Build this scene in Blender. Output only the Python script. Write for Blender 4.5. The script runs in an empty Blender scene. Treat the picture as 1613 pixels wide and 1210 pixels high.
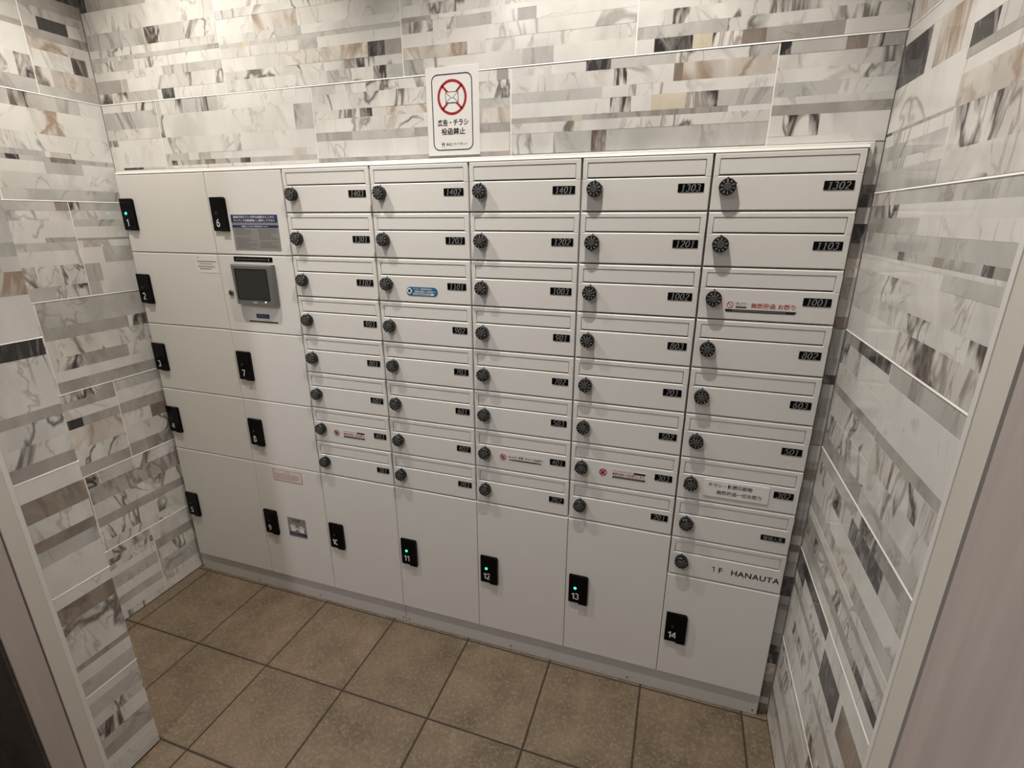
import bpy, bmesh, math, random
from mathutils import Vector, Matrix
S = bpy.context.scene
C = S.collection
PI = math.pi

# ------------------------------------------------------------------ camera, world, light, exposure
cam = bpy.data.cameras.new('camera')
cam.sensor_fit = 'HORIZONTAL'
cam.sensor_width = 36.0
cam.lens = 36.0 * 798.59 / 1613.0
cam.clip_start = 0.01
cam_o = bpy.data.objects.new('camera', cam)
C.objects.link(cam_o)
cam_o.location = (1.8358, -1.316, 1.4313)
cam_o.rotation_mode = 'XYZ'
cam_o.rotation_euler = (PI / 2 - 0.3155, 0.0, 0.3204)
S.camera = cam_o

world = bpy.data.worlds.new('world')
S.world = world
world.use_nodes = True
world.node_tree.nodes['Background'].inputs[0].default_value = (0.8, 0.9, 1.0, 1)
world.node_tree.nodes['Background'].inputs[1].default_value = 0.05

S.view_settings.view_transform = 'Standard'
S.view_settings.look = 'None'
S.view_settings.gamma = 1.0
S.view_settings.use_curve_mapping = False
S.view_settings.exposure = 0.08
try:
    S.cycles.use_denoising = True
    S.cycles.max_bounces = 8
    S.cycles.diffuse_bounces = 5
    S.cycles.glossy_bounces = 4
    S.cycles.sample_clamp_indirect = 4.0
except Exception:
    pass

CEIL = 2.7
# x, y, power (W), colour, cone (deg), blend, radius of each ceiling downlight
DOWNLIGHTS = [
    (0.50, -0.47, 64.0, (1.0, 0.94, 0.85), 98, 0.6, 0.018),
    (1.60, -0.47, 74.0, (1.0, 0.94, 0.85), 98, 0.6, 0.018),
    (0.69, -2.22, 70.0, (0.95, 0.97, 1.0), 150, 0.6, 0.09),
]

# ------------------------------------------------------------------ materials
def new_mat(name):
    m = bpy.data.materials.new(name)
    m.use_nodes = True
    return m, m.node_tree, m.node_tree.nodes['Principled BSDF']

def plain(name, col, rough=0.5, spec=0.5, metal=0.0, speck=0.0, scale=300.0, bump=0.0):
    m, nt, b = new_mat(name)
    b.inputs['Roughness'].default_value = rough
    b.inputs['Specular IOR Level'].default_value = spec
    b.inputs['Metallic'].default_value = metal
    tc = nt.nodes.new('ShaderNodeTexCoord')
    n = nt.nodes.new('ShaderNodeTexNoise')
    n.inputs['Scale'].default_value = scale
    n.inputs['Detail'].default_value = 3
    nt.links.new(tc.outputs['Object'], n.inputs['Vector'])
    r = nt.nodes.new('ShaderNodeValToRGB')
    r.color_ramp.elements[0].position = 0.3
    r.color_ramp.elements[1].position = 0.7
    r.color_ramp.elements[0].color = tuple(c * (1 - speck) for c in col) + (1,)
    r.color_ramp.elements[1].color = tuple(min(1, c * (1 + speck)) for c in col) + (1,)
    nt.links.new(n.outputs['Fac'], r.inputs['Fac'])
    nt.links.new(r.outputs['Color'], b.inputs['Base Color'])
    if bump:
        bp = nt.nodes.new('ShaderNodeBump')
        bp.inputs['Strength'].default_value = bump
        bp.inputs['Distance'].default_value = 0.0006
        nt.links.new(n.outputs['Fac'], bp.inputs['Height'])
        nt.links.new(bp.outputs['Normal'], b.inputs['Normal'])
    return m

def emit(name, col, strength):
    m, nt, b = new_mat(name)
    b.inputs['Base Color'].default_value = col + (1,)
    b.inputs['Emission Color'].default_value = col + (1,)
    b.inputs['Emission Strength'].default_value = strength
    return m

def marble(name, c0, c1, vein, vamt, vw=0.03, vscale=7.0, mask=(0.45, 0.62), vein2=None, rough=0.13, zs=0.55):
    """Glossy marble: cloudy ground from c0 to c1, ridge veins where a slow mask allows them."""
    m, nt, b = new_mat(name)
    N, L = nt.nodes, nt.links
    b.inputs['Roughness'].default_value = rough
    b.inputs['Specular IOR Level'].default_value = 0.5
    tc = N.new('ShaderNodeTexCoord')
    oi = N.new('ShaderNodeObjectInfo')
    mul = N.new('ShaderNodeMath'); mul.operation = 'MULTIPLY'; mul.inputs[1].default_value = 60.0
    L.new(oi.outputs['Random'], mul.inputs[0])
    mp = N.new('ShaderNodeMapping'); mp.inputs['Scale'].default_value = (1, 1, zs)
    L.new(tc.outputs['Object'], mp.inputs['Vector'])
    add = N.new('ShaderNodeVectorMath'); add.operation = 'ADD'
    L.new(mp.outputs['Vector'], add.inputs[0]); L.new(mul.outputs[0], add.inputs[1])
    cl = N.new('ShaderNodeTexNoise')
    cl.inputs['Scale'].default_value = 11; cl.inputs['Detail'].default_value = 4; cl.inputs['Distortion'].default_value = 0.8
    L.new(add.outputs[0], cl.inputs['Vector'])
    cr = N.new('ShaderNodeValToRGB')
    cr.color_ramp.elements[0].position = 0.36; cr.color_ramp.elements[0].color = c0 + (1,)
    cr.color_ramp.elements[1].position = 0.66; cr.color_ramp.elements[1].color = c1 + (1,)
    L.new(cl.outputs['Fac'], cr.inputs['Fac'])
    out = cr.outputs['Color']
    for k, (sc, col, amt, w) in enumerate(((vscale, vein, vamt, vw), (vscale * 1.9, vein2 or vein, vamt * 0.6, vw * 0.8))):
        ad2 = N.new('ShaderNodeVectorMath'); ad2.operation = 'ADD'; ad2.inputs[1].default_value = (7.3 * k, 2.1 * k, 4.9 * k)
        L.new(add.outputs[0], ad2.inputs[0])
        vn = N.new('ShaderNodeTexNoise')
        vn.inputs['Scale'].default_value = sc; vn.inputs['Detail'].default_value = 4; vn.inputs['Distortion'].default_value = 1.3
        L.new(ad2.outputs[0], vn.inputs['Vector'])
        s = N.new('ShaderNodeMath'); s.operation = 'SUBTRACT'; s.inputs[1].default_value = 0.5
        L.new(vn.outputs['Fac'], s.inputs[0])
        a = N.new('ShaderNodeMath'); a.operation = 'ABSOLUTE'; L.new(s.outputs[0], a.inputs[0])
        r = N.new('ShaderNodeValToRGB')
        r.color_ramp.elements[0].position = w * 0.15; r.color_ramp.elements[0].color = (1, 1, 1, 1)
        r.color_ramp.elements[1].position = w; r.color_ramp.elements[1].color = (0, 0, 0, 1)
        L.new(a.outputs[0], r.inputs['Fac'])
        mk = N.new('ShaderNodeTexNoise'); mk.inputs['Scale'].default_value = 4.5 + 3 * k; mk.inputs['Detail'].default_value = 2
        L.new(ad2.outputs[0], mk.inputs['Vector'])
        mr = N.new('ShaderNodeValToRGB')
        mr.color_ramp.elements[0].position = mask[0]; mr.color_ramp.elements[0].color = (0, 0, 0, 1)
        mr.color_ramp.elements[1].position = mask[1]; mr.color_ramp.elements[1].color = (1, 1, 1, 1)
        L.new(mk.outputs['Fac'], mr.inputs['Fac'])
        f = N.new('ShaderNodeMath'); f.operation = 'MULTIPLY'; L.new(r.outputs['Color'], f.inputs[0]); L.new(mr.outputs['Color'], f.inputs[1])
        f2 = N.new('ShaderNodeMath'); f2.operation = 'MULTIPLY'; f2.inputs[1].default_value = amt; L.new(f.outputs[0], f2.inputs[0])
        mx = N.new('ShaderNodeMixRGB'); mx.inputs['Color2'].default_value = col + (1,)
        L.new(f2.outputs[0], mx.inputs['Fac']); L.new(out, mx.inputs['Color1'])
        out = mx.outputs['Color']
    L.new(out, b.inputs['Base Color'])
    return m

TONE = {
    'w': marble('marble_white', (0.66, 0.645, 0.62), (0.74, 0.725, 0.70), (0.28, 0.26, 0.24), 0.65, 0.022, 4.4, (0.50, 0.62)),
    'v': marble('marble_veined', (0.58, 0.565, 0.54), (0.73, 0.715, 0.685), (0.15, 0.135, 0.12), 0.95, 0.027, 4.8, (0.41, 0.52), (0.34, 0.29, 0.25)),
    'g': marble('marble_light_grey', (0.44, 0.43, 0.41), (0.57, 0.555, 0.53), (0.20, 0.18, 0.165), 0.7, 0.028, 4.8, (0.46, 0.60)),
    'm': marble('marble_grey', (0.33, 0.31, 0.29), (0.45, 0.425, 0.40), (0.15, 0.13, 0.12), 0.6, 0.04, 6.0, (0.48, 0.64)),
    't': marble('marble_tan', (0.50, 0.455, 0.41), (0.70, 0.67, 0.63), (0.30, 0.20, 0.13), 0.8, 0.055, 6.0, (0.40, 0.54)),
    'b': marble('marble_brown', (0.20, 0.165, 0.14), (0.33, 0.28, 0.235), (0.10, 0.075, 0.06), 0.6, 0.05, 7.0, (0.44, 0.60), (0.55, 0.50, 0.44)),
    'd': marble('marble_charcoal', (0.03, 0.027, 0.029), (0.07, 0.065, 0.065), (0.40, 0.37, 0.35), 0.7, 0.06, 12.0, (0.44, 0.58), None, 0.13, 0.35),
    'k': marble('marble_streaked', (0.58, 0.56, 0.53), (0.74, 0.72, 0.69), (0.06, 0.05, 0.048), 1.0, 0.075, 9.0, (0.38, 0.48), (0.20, 0.14, 0.105), 0.13, 0.35),
    'y': marble('marble_cream', (0.56, 0.50, 0.39), (0.66, 0.60, 0.49), (0.45, 0.36, 0.22), 0.5, 0.03, 6.0),
}

M = {}
M['white'] = plain('white_powder_coat', (0.72, 0.70, 0.675), 0.42, 0.4, speck=0.015, scale=900, bump=0.08)
M['casing'] = plain('casing_white', (0.70, 0.68, 0.655), 0.4)
M['dark'] = plain('dark_inside', (0.03, 0.028, 0.026), 0.7)
M['black'] = plain('black_plastic', (0.006, 0.006, 0.0065), 0.35, 0.35)
M['black_gloss'] = plain('black_gloss', (0.0025, 0.0025, 0.003), 0.18, 0.12)
M['cap'] = plain('grey_dial_cap', (0.065, 0.065, 0.065), 0.45, 0.4)
M['numeral'] = plain('dial_numeral_grey', (0.33, 0.33, 0.32), 0.5)
M['digit'] = plain('plate_digit_grey', (0.21, 0.21, 0.205), 0.38, 0.5)
M['print_white'] = plain('white_print', (0.82, 0.82, 0.80), 0.5)
M['print_black'] = plain('black_print', (0.012, 0.012, 0.014), 0.5)
M['print_grey'] = plain('grey_print', (0.20, 0.19, 0.185), 0.5)
M['print_red'] = plain('red_print', (0.42, 0.03, 0.03), 0.5)
M['print_navy'] = plain('navy_print', (0.018, 0.02, 0.06), 0.5)
M['sign_red'] = plain('sign_red', (0.34, 0.008, 0.02), 0.45)
M['paper'] = plain('sticker_white', (0.78, 0.765, 0.745), 0.4)
M['film'] = plain('sticker_clear_film', (0.715, 0.695, 0.67), 0.3)
M['pink'] = plain('sticker_pink', (0.70, 0.645, 0.615), 0.45)
M['blue'] = plain('sticker_blue', (0.03, 0.13, 0.26), 0.35)
M['navy'] = plain('plate_navy', (0.012, 0.022, 0.10), 0.35)
M['silver'] = plain('silver_plate', (0.29, 0.28, 0.27), 0.35, 0.5, 0.3, speck=0.03, scale=60)
M['bezel'] = plain('grey_bezel', (0.135, 0.135, 0.135), 0.4)
M['bezel_rim'] = plain('grey_bezel_rim', (0.24, 0.235, 0.225), 0.4)
M['screen'] = plain('screen_off', (0.022, 0.021, 0.019), 0.14, 0.5)
M['steel'] = plain('steel', (0.30, 0.29, 0.28), 0.3, 0.5, 0.9)
M['led'] = emit('green_led', (0.02, 1.0, 0.55), 7.0)
M['led_off'] = plain('unlit_led', (0.03, 0.03, 0.03), 0.3)
M['led_white'] = emit('white_led', (1.0, 0.97, 0.9), 3.0)
M['grout'] = plain('white_grout', (0.85, 0.83, 0.79), 0.7)
M['floor_grout'] = plain('dark_grout', (0.045, 0.032, 0.023), 0.9, speck=0.15, scale=120)
M['trim'] = plain('trim_off_white', (0.64, 0.60, 0.55), 0.45, speck=0.02, scale=400)
M['bead'] = plain('trim_bead', (0.74, 0.72, 0.69), 0.35)
M['ceiling'] = plain('ceiling_white', (0.70, 0.69, 0.67), 0.8, speck=0.02, scale=50)
M['plinth'] = plain('plinth_grey_white', (0.56, 0.545, 0.53), 0.45, speck=0.02, scale=500)
M['lamp'] = emit('lamp_lens', (1.0, 0.93, 0.80), 18.0)
M['corridor'] = plain('corridor_wall', (0.42, 0.40, 0.38), 0.7, speck=0.05, scale=8)

def wood_mat(name, c0, c1):
    m, nt, b = new_mat(name)
    N, L = nt.nodes, nt.links
    b.inputs['Roughness'].default_value = 0.5
    tc = N.new('ShaderNodeTexCoord')
    mp = N.new('ShaderNodeMapping'); mp.inputs['Scale'].default_value = (26, 26, 1.5)
    L.new(tc.outputs['Object'], mp.inputs['Vector'])
    n = N.new('ShaderNodeTexNoise'); n.inputs['Scale'].default_value = 1.6; n.inputs['Detail'].default_value = 6; n.inputs['Distortion'].default_value = 0.35
    L.new(mp.outputs['Vector'], n.inputs['Vector'])
    r = N.new('ShaderNodeValToRGB')
    r.color_ramp.elements[0].position = 0.32; r.color_ramp.elements[0].color = c0 + (1,)
    r.color_ramp.elements[1].position = 0.70; r.color_ramp.elements[1].color = c1 + (1,)
    L.new(n.outputs['Fac'], r.inputs['Fac']); L.new(r.outputs['Color'], b.inputs['Base Color'])
    bp = N.new('ShaderNodeBump'); bp.inputs['Strength'].default_value = 0.15; bp.inputs['Distance'].default_value = 0.001
    L.new(n.outputs['Fac'], bp.inputs['Height']); L.new(bp.outputs['Normal'], b.inputs['Normal'])
    return m
M['wood'] = wood_mat('grey_pink_wood_grain', (0.42, 0.365, 0.345), (0.49, 0.43, 0.41))

def stone_mat(name, c0, c1, c2, big, small, rough):
    m, nt, b = new_mat(name)
    N, L = nt.nodes, nt.links
    b.inputs['Roughness'].default_value = rough
    tc = N.new('ShaderNodeTexCoord'); oi = N.new('ShaderNodeObjectInfo')
    mul = N.new('ShaderNodeMath'); mul.operation = 'MULTIPLY'; mul.inputs[1].default_value = 40
    L.new(oi.outputs['Random'], mul.inputs[0])
    add = N.new('ShaderNodeVectorMath'); add.operation = 'ADD'
    L.new(tc.outputs['Object'], add.inputs[0]); L.new(mul.outputs[0], add.inputs[1])
    n1 = N.new('ShaderNodeTexNoise'); n1.inputs['Scale'].default_value = big; n1.inputs['Detail'].default_value = 4
    n2 = N.new('ShaderNodeTexNoise'); n2.inputs['Scale'].default_value = small; n2.inputs['Detail'].default_value = 3; n2.inputs['Roughness'].default_value = 0.7
    L.new(add.outputs[0], n1.inputs['Vector']); L.new(add.outputs[0], n2.inputs['Vector'])
    r1 = N.new('ShaderNodeValToRGB')
    r1.color_ramp.elements[0].position = 0.3; r1.color_ramp.elements[0].color = c0 + (1,)
    r1.color_ramp.elements[1].position = 0.7; r1.color_ramp.elements[1].color = c1 + (1,)
    L.new(n1.outputs['Fac'], r1.inputs['Fac'])
    r2 = N.new('ShaderNodeValToRGB')
    r2.color_ramp.elements[0].position = 0.48; r2.color_ramp.elements[0].color = (0, 0, 0, 1)
    r2.color_ramp.elements[1].position = 0.72; r2.color_ramp.elements[1].color = (0.6, 0.6, 0.6, 1)
    L.new(n2.outputs['Fac'], r2.inputs['Fac'])
    mx = N.new('ShaderNodeMixRGB'); mx.inputs['Color2'].default_value = c2 + (1,)
    L.new(r2.outputs['Color'], mx.inputs['Fac']); L.new(r1.outputs['Color'], mx.inputs['Color1'])
    L.new(mx.outputs['Color'], b.inputs['Base Color'])
    bp = N.new('ShaderNodeBump'); bp.inputs['Strength'].default_value = 0.25; bp.inputs['Distance'].default_value = 0.0008
    L.new(n2.outputs['Fac'], bp.inputs['Height']); L.new(bp.outputs['Normal'], b.inputs['Normal'])
    return m
M['floor'] = stone_mat('brown_floor_tile', (0.105, 0.074, 0.046), (0.19, 0.138, 0.09), (0.33, 0.25, 0.175), 8, 110, 0.5)
M['dark_stone'] = stone_mat('dark_brown_stone', (0.04, 0.033, 0.025), (0.075, 0.06, 0.045), (0.11, 0.09, 0.07), 7, 60, 0.5)

# ------------------------------------------------------------------ mesh helpers
def mesh_obj(name, verts, faces, mat, parent=None, smooth=False):
    me = bpy.data.meshes.new(name)
    me.from_pydata(verts, [], faces)
    me.materials.append(mat)
    if smooth:
        for p in me.polygons: p.use_smooth = True
    me.update()
    o = bpy.data.objects.new(name, me)
    C.objects.link(o)
    if parent is not None: o.parent = parent
    return o

class MB:
    """Collects boxes, prisms and lathes, then links them as one mesh object."""
    def __init__(s): s.v = []; s.f = []
    def box(s, x0, x1, y0, y1, z0, z1):
        n = len(s.v)
        s.v += [(x0,y0,z0),(x1,y0,z0),(x1,y1,z0),(x0,y1,z0),(x0,y0,z1),(x1,y0,z1),(x1,y1,z1),(x0,y1,z1)]
        s.f += [tuple(n+i for i in q) for q in ((0,3,2,1),(4,5,6,7),(0,1,5,4),(1,2,6,5),(2,3,7,6),(3,0,4,7))]
        return s
    def plate(s, x0, x1, z0, z1, yf, yb, ct=0.002, cs=0.0012, cb=0.0012):
        """A box facing -y whose front edges are chamfered (top, sides, bottom)."""
        n = len(s.v)
        s.v += [(x0+cs,yf,z0+cb),(x1-cs,yf,z0+cb),(x1-cs,yf,z1-ct),(x0+cs,yf,z1-ct)]
        d = yf + max(cs, 0.0008); dt = yf + ct*0.8 if ct else yf
        d = min(d, yb); dt = min(dt, yb)
        s.v += [(x0,d,z0),(x1,d,z0),(x1,dt,z1),(x0,dt,z1)]
        s.v += [(x0,yb,z0),(x1,yb,z0),(x1,yb,z1),(x0,yb,z1)]
        s.f += [tuple(n+i for i in q) for q in ((0,1,2,3),(0,4,5,1),(1,5,6,2),(2,6,7,3),(3,7,4,0),
                (4,8,9,5),(5,9,10,6),(6,10,11,7),(7,11,8,4),(8,11,10,9))]
        return s
    def prism(s, pts, y0, y1):
        """Polygon in x,z (counter-clockwise seen from -y), front at y0, back at y1."""
        n = len(s.v); k = len(pts)
        s.v += [(x,y0,z) for x,z in pts] + [(x,y1,z) for x,z in pts]
        s.f.append(tuple(range(n, n+k))); s.f.append(tuple(range(n+2*k-1, n+k-1, -1)))
        for i in range(k):
            j = (i+1) % k
            s.f.append((n+i, n+k+i, n+k+j, n+j))
        return s
    def ring(s, outer, inner, y0, y1):
        """Flat band between two outlines with the same number of points."""
        n = len(s.v); k = len(outer)
        for P in (outer, inner):
            s.v += [(x,y0,z) for x,z in P]
        for P in (outer, inner):
            s.v += [(x,y1,z) for x,z in P]
        for i in range(k):
            j = (i+1) % k
            s.f += [(n+i,n+j,n+k+j,n+k+i),(n+i,n+2*k+i,n+2*k+j,n+j),(n+k+i,n+k+j,n+3*k+j,n+3*k+i)]
        return s
    def lathe(s, prof, seg=28, cx=0.0, cz=0.0, bump=None):
        """prof: (radius, y) from back to front; turned about the y axis."""
        n = len(s.v)
        for r, y in prof:
            for i in range(seg):
                a = 2*PI*i/seg
                rr = r * (1 + (bump(a) if bump else 0))
                s.v.append((cx+rr*math.sin(a), y, cz+rr*math.cos(a)))
        for k in range(len(prof)-1):
            for i in range(seg):
                j = (i+1) % seg
                s.f.append((n+k*seg+i, n+(k+1)*seg+i, n+(k+1)*seg+j, n+k*seg+j))
        s.f.append(tuple(n+(len(prof)-1)*seg+i for i in range(seg)))
        return s
    def strokes(s, polys, w, y):
        """Flat ribbons of constant width on the plane y."""
        for P in polys: ribbon(s, P, lambda d: w, y)
        return s
    def build(s, name, mat, parent=None, smooth=False):
        return mesh_obj(name, s.v, s.f, mat, parent, smooth)

def ribbon(mb, P, wf, y):
    n0 = len(mb.v)
    for i, p in enumerate(P):
        a = Vector(P[max(0, i-1)]); b = Vector(P[min(len(P)-1, i+1)])
        d = (b - a); d = d.normalized() if d.length > 1e-9 else Vector((1, 0))
        nrm = Vector((-d.y, d.x)); w = wf(d) * 0.5
        mb.v.append((p[0]+nrm.x*w, y, p[1]+nrm.y*w)); mb.v.append((p[0]-nrm.x*w, y, p[1]-nrm.y*w))
    for i in range(len(P)-1):
        a = n0 + 2*i
        mb.f.append((a, a+1, a+3, a+2))

def rrect(x0, x1, z0, z1, r, k=5):
    out = []
    for cx, cz, a0 in ((x1-r,z0+r,-90),(x1-r,z1-r,0),(x0+r,z1-r,90),(x0+r,z0+r,180)):
        for i in range(k+1):
            a = math.radians(a0 + 90*i/k)
            out.append((cx+r*math.cos(a), cz+r*math.sin(a)))
    return out

def circle(cx, cz, r, k=32):
    return [(cx+r*math.cos(2*PI*i/k), cz+r*math.sin(2*PI*i/k)) for i in range(k)]

def arc(cx, cz, rx, rz, a0, a1, k=14):
    return [(cx+rx*math.cos(math.radians(a0+(a1-a0)*i/k)), cz+rz*math.sin(math.radians(a0+(a1-a0)*i/k))) for i in range(k+1)]

_txt = {}
def text_geo(body, bold=0.0, shear=0.0, space=1.0):
    key = (body, bold, shear, space)
    if key not in _txt:
        cu = bpy.data.curves.new('lettering', 'FONT')
        cu.body = body; cu.size = 1.0; cu.resolution_u = 3; cu.offset = bold; cu.shear = shear; cu.space_character = space
        o = bpy.data.objects.new('lettering', cu)
        C.objects.link(o)
        me = bpy.data.meshes.new_from_object(o.evaluated_get(bpy.context.evaluated_depsgraph_get()))
        v = [(p.co.x, p.co.y) for p in me.vertices]; f = [tuple(p.vertices) for p in me.polygons]
        bpy.data.objects.remove(o); bpy.data.curves.remove(cu); bpy.data.meshes.remove(me)
        _txt[key] = (v, f)
    return _txt[key]

def add_text(mb, body, cx, cz, y, width=None, height=None, bold=0.0, shear=0.0, space=1.0, rot=0.0, left=False):
    """Flat lettering on the plane y, centred at cx, cz and fitted to width and/or height."""
    v, f = text_geo(body, bold, shear, space)
    if not v: return mb
    xs = [p[0] for p in v]; zs = [p[1] for p in v]
    w, h = max(xs)-min(xs), max(zs)-min(zs)
    if width and height: sx, sz = width/w, height/h
    elif width: sx = sz = width/w
    else: sx = sz = height/h
    mx = min(xs) if left else (max(xs)+min(xs))/2
    mz = (max(zs)+min(zs))/2
    n = len(mb.v); c, s_ = math.cos(rot), math.sin(rot)
    for x, z in v:
        a, b = (x-mx)*sx, (z-mz)*sz
        mb.v.append((cx+a*c-b*s_, y, cz+a*s_+b*c))
    mb.f += [tuple(n+i for i in q) for q in f]
    return mb

def bars(mb, x0, x1, z0, z1, rows, y, seed=1, fill=0.5, dash=0.006):
    """Rows of broken dashes: print too fine to read."""
    rnd = random.Random(seed); h = (z1-z0)/rows
    for r in range(rows):
        zc = z1 - (r+0.5)*h; x = x0; end = x1 - (x1-x0)*rnd.choice((0, 0, 0.1, 0.35))
        while x < end:
            w = min(dash*rnd.uniform(0.5, 1.5), end-x)
            n = len(mb.v)
            mb.v += [(x,y,zc-h*fill/2),(x+w,y,zc-h*fill/2),(x+w,y,zc+h*fill/2),(x,y,zc+h*fill/2)]
            mb.f.append((n,n+1,n+2,n+3))
            x += w + dash*0.18
    return mb

def empty(name, loc, label=None, cat=None, group=None):
    o = bpy.data.objects.new(name, None)
    o.empty_display_size = 0.05
    C.objects.link(o); o.location = loc
    return tag(o, label, cat, group)

def tag(o, label=None, cat=None, group=None, kind=None):
    if label: o['label'] = label
    if cat: o['category'] = cat
    if group: o['group'] = group
    if kind: o['kind'] = kind
    return o

def dup(o, parent, mat=None):
    c = o.copy(); C.objects.link(c); c.parent = parent
    return c

# ------------------------------------------------------------------ room shell
YB, XL, XR, XP = 0.022, -0.022, 2.206, 0.534      # tile faces: back wall, left wall, right wall, pier
PIER_Y = -0.617
def struct(name, mb, mat, parent=None):
    o = mb.build(name, mat, parent)
    o['kind'] = 'structure'
    return o

floor_o = struct('floor', MB().box(-1.2, 2.4, -2.7, 0.32, -0.12, -0.002), M['floor_grout'])
struct('ceiling', MB().box(-1.2, 2.4, -2.7, 0.32, CEIL, CEIL+0.1), M['ceiling'])
G = 0.009                                          # tile thickness
wall_back = struct('wall_back', MB().box(XL-0.15, XR+0.15, YB+G, YB+0.14, 1.5845, CEIL), M['grout'])
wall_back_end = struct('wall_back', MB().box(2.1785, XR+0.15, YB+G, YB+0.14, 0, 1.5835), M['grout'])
struct('wall_back', MB().box(XL-0.15, -0.016, YB+G, YB+0.14, 0, 1.5835), M['grout'])
wall_left = struct('wall_left', MB().box(XL-0.15, XL-G, PIER_Y-0.1, YB+G, 0, CEIL), M['grout'])
wall_right = struct('wall_right', MB().box(XR+G, XR+0.15, -0.612, YB+G, 0, CEIL), M['grout'])
wall_pier = struct('wall_pier', MB().box(XL-G, XP-G, -0.835, PIER_Y-0.001, 0, CEIL), M['grout'])
# entrance side: trims, wood linings, dark stone, corridor
struct('trim_1', MB().box(2.2030, XR+G, -0.561, -0.550, 0, CEIL), M['bead'])
struct('trim_2', MB().box(2.2045, XR+G, -0.612, -0.561, 0, CEIL), M['trim'])
struct('wall_right_panel', MB().box(2.203, 2.35, -2.7, -0.6235, 0, CEIL), M['wood'])
struct('trim_3', MB().box(XP-G, 0.5375, -0.7555, -0.7455, 0, CEIL), M['bead'])
struct('trim_4', MB().box(XP-G, 0.5365, -0.787, -0.7555, 0, CEIL), M['trim'])
struct('wall_pier_panel', MB().box(XP-G, 0.5335, -0.8435, -0.7905, 0, CEIL), M['wood'])
struct('wall_corridor_left', MB().box(-1.2, XP-0.006, -0.85, -0.836, 0, CEIL), M['dark_stone'])
struct('wall_corridor_end', MB().box(-1.2, -1.1, -2.7, -0.85, 0, CEIL), M['corridor'])
struct('wall_corridor_front', MB().box(-1.1, 2.203, -2.7, -2.6, 0, CEIL), M['corridor'])

# floor tiles: each its own slab, dark joints recessed
gx = [XL, 0.0344, 0.3327, 0.632, 0.933, 1.2339, 1.5335, 1.8338, 2.1347, XR]
gy = [0.10, -0.0015, -0.3146, -0.614, -0.914, -1.214]
jt = 0.0026
for a, b in zip(gx, gx[1:]):
    for d, c in zip(gy, gy[1:]):
        if c < PIER_Y-0.1 and b < XP+0.02: continue
        x0, x1 = max(a, XL)+jt*(a > XL), b-jt*(b < XR)
        y0, y1 = c+jt, (YB+0.05 if d > 0 else d-jt)
        if c < PIER_Y < d+0.2 and x1 < XP: y0 = max(y0, PIER_Y)
        if d <= PIER_Y+0.01 and x0 < XP: x0 = XP+0.001
        if x1-x0 < 0.01 or y1-y0 < 0.004: continue
        cx, cy = (x0+x1)/2, (y0+y1)/2
        mb = MB(); n = 0; e = 0.0017; w, h = (x1-x0)/2, (y1-y0)/2
        mb.v = [(-w,-h,-0.0022),(w,-h,-0.0022),(w,h,-0.0022),(-w,h,-0.0022),(-w,-h,-e*0.8),(w,-h,-e*0.8),(w,h,-e*0.8),(-w,h,-e*0.8),
                (-w+e,-h+e,0),(w-e,-h+e,0),(w-e,h-e,0),(-w+e,h-e,0)]
        mb.f = [(0,1,5,4),(1,2,6,5),(2,3,7,6),(3,0,4,7),(4,5,9,8),(5,6,10,9),(6,7,11,10),(7,4,8,11),(8,9,10,11),(3,2,1,0)]
        o = mb.build('tile', M['floor'], floor_o); o.location = (cx, cy, 0)

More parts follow.
